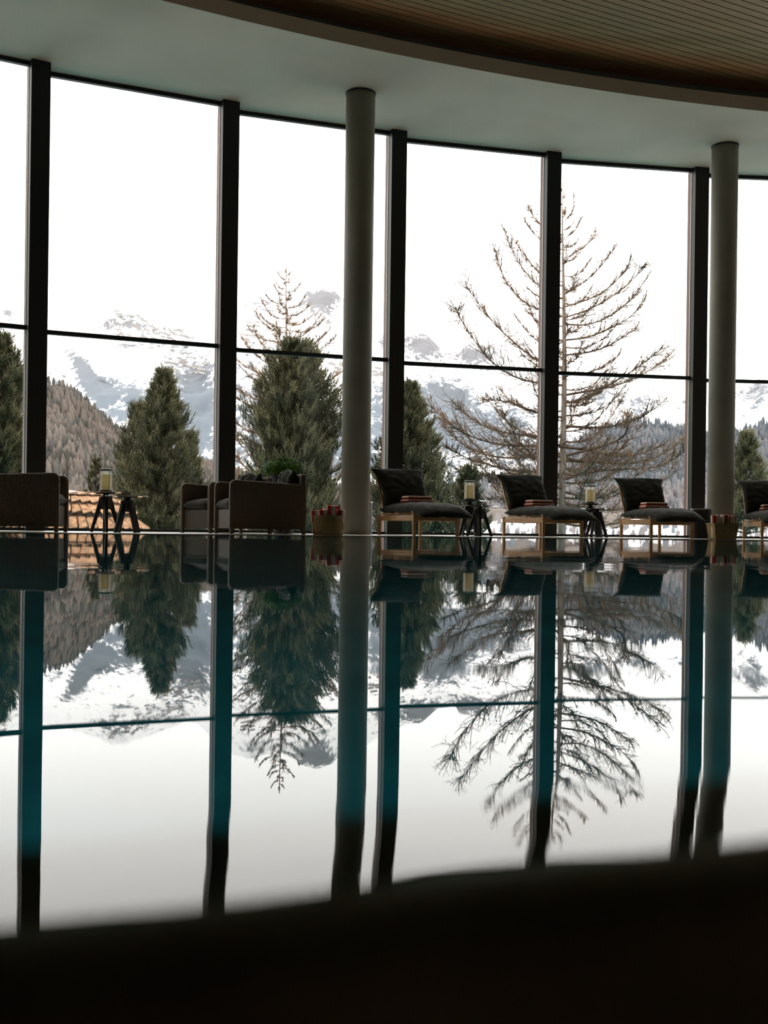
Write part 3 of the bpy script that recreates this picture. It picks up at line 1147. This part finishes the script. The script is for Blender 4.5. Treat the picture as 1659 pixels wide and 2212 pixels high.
def forest(name, verts, nx, nt, D_unit, count, hgt, materials, seed, label, tmax=1.0, xr=(-200, 1900), wd=.155, ex=1.25):
    """cone shaped trees standing all over a hillside: an uncountable mass"""
    r_ = random.Random(seed)
    mbs = [MB() for _ in materials]
    x0, x1 = -900, 2600
    for q in range(count):
        x = r_.uniform(*xr)
        i = (x - x0) / (x1 - x0) * nx
        j = nt * tmax * r_.random() ** ex
        i0, j0 = int(i), int(j)
        v = Vector(verts[i0 * (nt + 1) + j0]).lerp(Vector(verts[(i0 + 1) * (nt + 1) + min(nt, j0 + 1)]), r_.random())
        h = hgt * r_.uniform(.5, 1.4)
        k_ = 0 if noise.noise(v * .012) + r_.uniform(-.45, .45) + .55 * (j / nt) - .12 > 0 else 1
        rr = h * wd * r_.uniform(.8, 1.2)
        rr *= (1.15 if k_ == 0 else .95)
        n_ = 5; a_ = r_.random()
        vs = []
        for (fr_, zz) in ((.55, 0), (1.0, .28), (.82, .58), (.42, .84)):
            for g in range(n_):
                an = a_ + 2 * PI * g / n_
                q_ = rr * fr_ * r_.uniform(.8, 1.15)
                vs.append((v.x + q_ * math.cos(an), v.y + q_ * math.sin(an), v.z - 1 + h * zz))
        vs.append((v.x, v.y, v.z - 1 + h))
        fs = []
        for lev in (0, 1, 2):
            for g in range(n_):
                g2 = (g + 1) % n_
                fs.append((lev * n_ + g, lev * n_ + g2, (lev + 1) * n_ + g2, (lev + 1) * n_ + g))
        for g in range(n_):
            fs.append((3 * n_ + g, 3 * n_ + (g + 1) % n_, 4 * n_))
        mbs[k_].add(vs, fs)
    for mb, mt, lb in zip(mbs, materials, label):
        o = mb.build(name, mt, smooth=True)
        tag(o, lb, 'forest', kind='stuff')


# brown larch hillside on the left
ridgeC = [(-900, 640), (-300, 690), (0, 765), (103, 825), (150, 842), (200, 882), (235, 915), (262, 937), (330, 975), (400, 995), (450, 1010), (600, 1050), (800, 1075), (1000, 1100), (2600, 1140)]
M_hillC = forest_mat('brown_slope', (.095, .082, .074), (.13, .11, .10), .05)
o, vC, nx, nt = terrain('hill', ridgeC, 560, 220, M_hillC, 5, .02, 300, 60, zbase=-7, powr=1.1, jag=4)
tag(o, 'brown wooded hillside at the left behind the shingled roof', 'hill')
M_f1 = forest_mat('bare_larch_crowns', (.088, .072, .062), (.128, .108, .095), .05)
M_f2 = forest_mat('dark_spruce_crowns', (.048, .047, .043), (.080, .078, .072), .05)
forest('hillside_trees', vC, nx, nt, 1, 19000, 5.6, [M_f1, M_f2], 5, ['mass of bare brown larches on the left hillside', 'mass of dark spruces on the left hillside'], xr=(-500, 900))

# right wooded hill, its bluish haze painted into slope and tree colours
ridgeD = [(-900, 1140), (600, 1110), (830, 1060), (1000, 1046), (1100, 1035), (1180, 1012), (1230, 972), (1270, 947), (1320, 932), (1370, 922), (1420, 926), (1450, 936), (1500, 946), (1550, 950),
          (1590, 950), (1630, 934), (1659, 924), (1800, 880), (2600, 800)]
M_hillD = forest_mat('haze_blue_slope', (.10, .115, .13), (.135, .145, .16), .02)
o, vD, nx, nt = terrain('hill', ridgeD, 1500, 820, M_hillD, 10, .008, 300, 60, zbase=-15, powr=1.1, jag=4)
tag(o, 'haze-tinted blue grey wooded hill at the right behind the tall larch', 'hill')
M_f3 = forest_mat('haze_tinted_larches', (.105, .112, .125), (.145, .142, .148), .02)
M_f4 = forest_mat('haze_tinted_spruces', (.070, .086, .102), (.10, .115, .13), .02)
forest('hillside_trees', vD, nx, nt, 1, 9000, 11, [M_f3, M_f4], 6, ['mass of haze-tinted pale distant larches on the right hill', 'mass of haze-tinted blue grey distant spruces on the right hill'], xr=(700, 1900))

# pale lower slope and snowy bank above the window sill
ridgeE = [(-900, 1150), (700, 1120), (850, 1070), (1000, 1042), (1100, 1050), (1300, 1060), (1500, 1066), (1659, 1075), (2600, 1040)]
M_hillE = forest_mat('mist_pale_slope', (.155, .155, .17), (.20, .185, .185), .03)  # mist over the lower slope is painted into this pale colour
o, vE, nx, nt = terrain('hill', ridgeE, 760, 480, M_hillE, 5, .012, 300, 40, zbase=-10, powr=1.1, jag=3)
tag(o, 'pale lower slope rising behind the chaises', 'hill')
M_f5 = forest_mat('mist_pale_larches', (.135, .128, .135), (.175, .16, .158), .03)  # tree colours lightened by the same painted-in mist
M_f6 = forest_mat('mist_pale_spruces', (.105, .118, .135), (.14, .15, .16), .03)
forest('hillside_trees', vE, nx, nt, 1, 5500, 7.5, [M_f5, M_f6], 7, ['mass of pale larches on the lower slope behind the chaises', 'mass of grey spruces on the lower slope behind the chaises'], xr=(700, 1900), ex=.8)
ridgeF = [(-900, 1150), (900, 1150), (1040, 1142), (1060, 1130), (1080, 1124), (1120, 1134), (1170, 1130), (1190, 1146), (1240, 1128), (1290, 1130), (1330, 1148), (1365, 1130), (1400, 1138), (1440, 1132), (1480, 1146), (1520, 1138), (1560, 1146), (1659, 1150), (2600, 1150)]
o, vF, nx, nt = terrain('snow_bank', ridgeF, 260, 120, M_snow, 1.2, .05, 260, 30, zbase=-7.5, powr=1.1, jag=9)
tag(o, 'bright snowy bank low behind the chaises', 'snow bank')
forest('bank_trees', vF, nx, nt, 1, 420, 2.6, [M_f5, M_f6], 17, ['small pale larches dotted over the snowy bank behind the chaises', 'small grey spruces dotted over the snowy bank behind the chaises'], xr=(950, 1750), tmax=.6)


# ------------------------------------------------------------------ larches
def up_curve(start, az, length, droop, lift, n_=9, side=0.0):
    """branch that leaves almost level, sags a little and sweeps up to its tip"""
    pts = []
    for i in range(n_ + 1):
        t = i / n_
        rr = length * (t - .12 * t * t)
        z = -droop * math.sin(min(1, t * 1.3) * PI * .5) * (1 - t * .3) + lift * t ** 2.3
        a = az + side * t
        pts.append(Vector(start) + Vector((rr * math.cos(a), rr * math.sin(a), z)))
    return pts


def larch(name, x, D, ytop, base_z, label, prof, nb, lean, seed, trunk_r, twn=1.0, tw_r=.0075, ymax=1140, thick=1.0, limbs=()):
    r_ = random.Random(seed)
    b = P(x, 1000, D); top = P(x + lean, ytop, D)
    root = empty(name, (b.x, b.y, base_z)); tag(root, label, 'tree')
    Hh = top.z - base_z

    def trunk_at(z):
        q = z / Hh
        return Vector(((top.x - b.x) * (q ** 1.0) + .03 * math.sin(q * 11), .02 * math.sin(q * 8), z))

    def trunk_rad(z):
        return max(.010 * thick, trunk_r * (1 - z / Hh) ** .8)
    m = MB()
    m.tube([trunk_at(Hh * i / 24) for i in range(25)], [trunk_rad(Hh * i / 24) for i in range(25)], 10)
    m.build('trunk', M_bark, root, smooth=True)
    zlo = EYE + (hor(x) - ymax) * D / F - base_z
    def twigs(m, pts, ln_):
        n9 = len(pts) - 1
        nt2 = int((6 + ln_ * 15) * twn)
        for s_ in range(nt2):
            t = r_.uniform(.12, 1.0)
            i = min(n9 - 1, int(t * n9)); p = pts[i].lerp(pts[i + 1], t * n9 - i)
            d = (pts[i + 1] - pts[i]).normalized()
            sd = d.cross(Vector((0, 0, 1))).normalized() * r_.choice((-1, 1))
            tl = ln_ * r_.uniform(.07, .24) * (1.15 - t * .6) + .05
            dd = (d * r_.uniform(.3, 1.0) + sd * r_.uniform(.2, .9) + Vector((0, 0, r_.uniform(-.35, .65)))).normalized()
            e = p + dd * tl * .55; e2 = e + (dd + Vector((0, 0, .45))).normalized() * tl * .45
            m.tube([p, e, e2], [tw_r, tw_r * .8, tw_r * .45], 3, cap=False)
            for u_ in range(int(2 + tl * 5)):
                g = p.lerp(e, r_.random()) if r_.random() < .5 else e.lerp(e2, r_.random())
                if r_.random() < .4:
                    cs = .011 if r_.random() < .8 else .02       # short knobs and cones
                    m.add([g + Vector(v_) * cs for v_ in ((1, 0, 0), (-1, 0, 0), (0, 1, 0), (0, -1, 0), (0, 0, 1.4), (0, 0, -1))],
                          [(0, 2, 4), (2, 1, 4), (1, 3, 4), (3, 0, 4), (2, 0, 5), (1, 2, 5), (3, 1, 5), (0, 3, 5)])
                else:
                    d3 = Vector((r_.uniform(-1, 1), r_.uniform(-1, 1), r_.uniform(-.6, 1))).normalized()
                    m.tube([g, g + d3 * tl * r_.uniform(.2, .5)], [tw_r * .6, tw_r * .35], 3, cap=False)

    for li, lp in enumerate(limbs):
        # the boughs one can follow one by one; each also runs towards or away from the window
        sg = -1 if li % 2 else 1
        w0 = abs(lp[-1][0] - lp[0][0]) * D / F
        ctl = []
        for (px, py) in lp:
            dD = sg * (.25 + .35 * r_.random()) * abs(px - lp[0][0]) * D / F
            ctl.append(P(px, py, D + dD) - Vector((b.x, b.y, base_z)))
        ctl[0] = trunk_at(ctl[0].z)
        pts = []
        for a_, c_ in zip(ctl, ctl[1:]):
            for q in range(3):
                pts.append(a_.lerp(c_, q / 3) + Vector((r_.uniform(-1, 1), 0, r_.uniform(-1, 1))) * .012)
        pts.append(ctl[-1])
        n_ = len(pts)
        for _ in range(2):
            pts = [pts[0]] + [(pts[i - 1] + pts[i] * 2 + pts[i + 1]) / 4 for i in range(1, n_ - 1)] + [pts[-1]]
        ln_ = sum((pts[i + 1] - pts[i]).length for i in range(n_ - 1))
        r0 = min(trunk_rad(ctl[0].z) * .5, .011 + ln_ * .0125)
        m = MB(); m.tube(pts, [max(.0085, r0 * (1 - .92 * i / (n_ - 1))) for i in range(n_)], 5)
        twigs(m, pts, ln_)
        m.build('branch', M_twig, root)
    for k_ in range(nb):
        q = (k_ + .5) / nb
        z = zlo + (Hh - zlo) * (1 - (1 - q) ** .92) * .985
        ypix = hor(x) - (z + base_z - EYE) * F / D
        hw = interp(prof, ypix - 45) * 1.12 * D / F
        az = k_ * 2.39996 + r_.uniform(-.3, .3)
        ln_ = hw * r_.uniform(.72, 1.08)
        if ln_ < .03: continue
        lift = ln_ * r_.uniform(.28, .62) + .05
        drp = ln_ * r_.uniform(.02, .13)
        side = r_.uniform(-.25, .25)
        pts = up_curve(trunk_at(z), az, ln_, drp, lift, 9, side)
        for p in pts[2:]:
            p += Vector((r_.uniform(-1, 1), r_.uniform(-1, 1), r_.uniform(-1, 1))) * ln_ * .008
        r0 = min(trunk_rad(z) * .5, .005 * thick + ln_ * .010)
        m = MB()
        m.tube(pts, [max(.0075 * thick, r0 * (1 - .9 * i / 9)) for i in range(10)], 5)
        twigs(m, pts, ln_)
        m.build('branch', M_twig if ln_ < 1.2 else M_twig, root)
    return root


profL = [(380, 4), (420, 16), (480, 36), (540, 60), (600, 90), (680, 110), (760, 120), (840, 140), (900, 170), (1000, 230), (1060, 250), (1140, 230)]
LIMBS = [[(1215, 800), (1165, 790), (1110, 750), (1060, 700), (1020, 650), (1000, 618)], [(1216, 838), (1165, 833), (1110, 820), (1060, 790), (1020, 740), (990, 692), (980, 668)],
         [(1215, 690), (1165, 678), (1120, 655), (1090, 620), (1070, 580), (1065, 545)], [(1213, 652), (1165, 630), (1125, 590), (1095, 540), (1085, 505)],
         [(1213, 625), (1170, 605), (1130, 565), (1100, 518)], [(1212, 512), (1170, 500), (1145, 475), (1131, 452)], [(1212, 545), (1175, 535), (1140, 505), (1125, 480)],
         [(1218, 908), (1165, 900), (1110, 875), (1060, 866), (1038, 869)], [(1220, 948), (1165, 948), (1090, 940), (1040, 925), (1000, 895), (972, 866)],
         [(1220, 968), (1165, 968), (1080, 965), (1010, 945), (970, 920), (925, 878)], [(1222, 992), (1165, 990), (1100, 995), (1040, 985), (990, 960), (958, 925)],
         [(1224, 1032), (1165, 1025), (1100, 1020), (1050, 1005), (1000, 990), (952, 962)], [(1214, 742), (1180, 733), (1150, 700), (1135, 662)],
         [(1226, 1062), (1165, 1040), (1080, 1035), (1020, 1028), (990, 1018)], [(1211, 565), (1240, 550), (1265, 530), (1281, 505)], [(1213, 642), (1250, 620), (1290, 585), (1318, 545)],
         [(1214, 668), (1260, 655), (1310, 630), (1345, 592), (1353, 572)], [(1215, 692), (1270, 675), (1330, 640), (1370, 602), (1382, 583)],
         [(1216, 706), (1265, 710), (1310, 692), (1360, 655), (1392, 605)], [(1218, 740), (1270, 735), (1330, 710), (1370, 682), (1390, 648)],
         [(1219, 772), (1265, 768), (1310, 755), (1350, 730), (1372, 712)], [(1220, 878), (1260, 868), (1310, 840), (1360, 810), (1405, 780), (1438, 748)],
         [(1220, 860), (1270, 850), (1330, 840), (1380, 820), (1420, 795), (1440, 778)], [(1222, 925), (1280, 932), (1340, 925), (1395, 905), (1438, 868)],
         [(1225, 972), (1270, 978), (1330, 995), (1390, 988), (1430, 970)], [(1226, 1042), (1270, 1026), (1330, 1018), (1400, 1022), (1450, 1006), (1492, 972)],
         [(1226, 1000), (1290, 1005), (1350, 1010), (1420, 1000), (1474, 955)], [(1228, 1068), (1290, 1086), (1340, 1076), (1385, 1056)], [(1228, 1092), (1300, 1112), (1360, 1104), (1420, 1108)],
         [(1211, 484), (1225, 470), (1232, 450), (1230, 422)], [(1211, 522), (1235, 505), (1248, 476)], [(1226, 1085), (1160, 1075), (1100, 1085), (1050, 1080)],
         [(1222, 935), (1235, 925), (1228, 890), (1236, 860)], [(1330, 995), (1345, 960), (1355, 925), (1350, 900)]]
larch('larch_tree', 1222, 27, 398, -6.5, 'tall bare larch with upswept branches standing behind the window, right of centre', profL, 62, -14, 3, .155, 1.6, .0095, limbs=LIMBS)
profL2 = [(530, 8), (580, 30), (620, 58), (680, 96), (740, 122), (800, 135), (900, 150), (1000, 150), (1140, 140)]
larch('larch_tree', 617, 38, 572, -6.5, 'slender bare larch whose top rises above the pine in the second window', profL2, 96, -4, 11, .16, 1.5, .0125, thick=1.7)


# ------------------------------------------------------------------ pines
def pine(x, D, ytop, base_z, label, prof, nshoot, seed, lean=0, ymax=1150, sl=.22, tops=None, grp=None):
    """stone pine: brush shaped shoots at the ends of upswept boughs. prof: (y pixel, half width pixel)"""
    r_ = random.Random(seed)
    b = P(x, 1000, D)
    root = empty('pine_tree', (b.x, b.y, base_z)); tag(root, label, 'tree', grp)
    top = P(x + lean, ytop, D)
    Hh = top.z - base_z
    zlo = max(.5, EYE + (hor(x) - ymax) * D / F - base_z)
    m = MB()
    m.tube([(0, 0, 0), ((top.x - b.x) * .5, 0, Hh * .5), (top.x - b.x, 0, Hh)], [.14, .08, .015], 8)
    m.build('trunk', M_pbark, root, smooth=True)
    mf = MB(); mw = MB()

    def shoot(p, d, ln_, wd):
        d = d.normalized()
        u = d.cross(Vector((.3, .2, 1))).normalized(); v = d.cross(u)
        nn_ = 13
        for q in range(nn_):
            t = q / nn_
            a = q * 2.4 + r_.random()
            o_ = p + d * (ln_ * t * .8)
            od = (u * math.cos(a) + v * math.sin(a))
            tip = o_ + od * wd * (.9 if t < .7 else .6) + d * ln_ * .34
            s_ = (d.cross(od)).normalized() * .0115
            mf.add([o_ - s_, o_ + s_, tip], [(0, 1, 2)])
    nb = int(nshoot * .75) // 9
    sl *= 1.25
    for k_ in range(nb):
        q = (k_ + r_.random()) / nb
        z = zlo + (Hh - zlo) * (1 - (1 - q) ** .85)
        z = min(z, Hh - .1)
        yp = hor(x) - (z + base_z - EYE) * F / D
        hw = interp(prof, yp) * D / F
        az = k_ * 2.39996 + r_.uniform(-.4, .4)
        out = Vector((math.cos(az), math.sin(az), 0))
        ln_ = hw * r_.uniform(.45, 1.0) * (1 + .55 * noise.noise(Vector((math.cos(az) * 1.6 + seed, math.sin(az) * 1.6, z * 1.5))))
        cx_ = (top.x - b.x) * z / Hh
        st = Vector((cx_, 0, z - ln_ * .35))
        en = Vector((cx_, 0, z)) + out * ln_
        mid = st.lerp(en, .6) - Vector((0, 0, ln_ * .10))
        mw.tube([st, mid, en], [.022, .014, .008], 4, cap=False)
        for s_ in range(9):
            t = 1 - r_.random() ** 1.6 * .75
            base = (mid.lerp(en, (t - .4) / .6) if t > .4 else st.lerp(mid, t / .4))
            jit = Vector((r_.uniform(-1, 1), r_.uniform(-1, 1), r_.uniform(-.6, .6))) * ln_ * .16 * (1.1 - t * .4)
            d = out * r_.uniform(.1, .8) + Vector((r_.uniform(-.3, .3), r_.uniform(-.3, .3), r_.uniform(.7, 1.4)))
            shoot(base + jit, d, sl * r_.uniform(.8, 1.3), sl * .36)
    for s_ in range(12):
        shoot(Vector((top.x - b.x, 0, Hh - .05 * s_)), Vector((r_.uniform(-.4, .4), r_.uniform(-.4, .4), 1.2)), sl * 1.2, sl * .36)
    mw.build('branches', M_pbark, root)
    mf.build('foliage', M_needle, root)
    return root


G = 'stone pines outside the windows'
pine(-2, 22, 722, -6, 'dense green pine seen in the narrow left edge window', [(725, 6), (760, 30), (800, 45), (900, 54), (1000, 60), (1140, 64)], 3300, 1, 4, grp=G)
pine(352, 26, 800, -6, 'green pine behind the left side tables, its pointed top the highest of the clump', [(805, 5), (850, 26), (900, 48), (950, 62), (1000, 80), (1060, 92), (1140, 96)], 4200, 2, -2, grp=G)
pine(292, 27.5, 872, -6, 'shorter green pine left of the pointed pine behind the side tables', [(875, 6), (920, 28), (980, 48), (1060, 60), (1140, 64)], 2400, 3, 4, grp=G)
pine(410, 28, 935, -6, 'low green pine at the right flank of the pointed pine, beside the second mullion', [(940, 5), (990, 22), (1040, 34), (1140, 46)], 1200, 31, 0, grp=G)
pine(205, 25.6, 984, -6, 'small dark pine sapling left of the left lantern', [(986, 3), (1000, 8), (1040, 18), (1080, 24), (1140, 28)], 520, 4, 0, sl=.13, grp=G)
pine(630, 25, 742, -6, 'broad rounded green pine filling the second window, in front of the slender larch', [(745, 30), (780, 62), (830, 88), (900, 104), (1000, 114), (1140, 118)], 7600, 5, 10, grp=G)
pine(886, 25, 838, -6, 'green pine behind the first chaise, partly behind the middle mullion', [(842, 6), (880, 28), (930, 52), (980, 72), (1020, 92), (1060, 104), (1140, 120)], 5200, 6, -6, grp=G)
pine(1008, 22, 1020, -6, 'small green pine low behind the lantern right of the first chaise', [(1022, 5), (1060, 20), (1100, 34), (1140, 44)], 700, 7, 4, sl=.19, grp=G)
pine(1612, 30, 955, -6, 'small olive pine in the right edge window above the last chaise', [(958, 5), (1000, 24), (1040, 40), (1100, 54), (1140, 60)], 1900, 8, -2, sl=.24, grp=G)
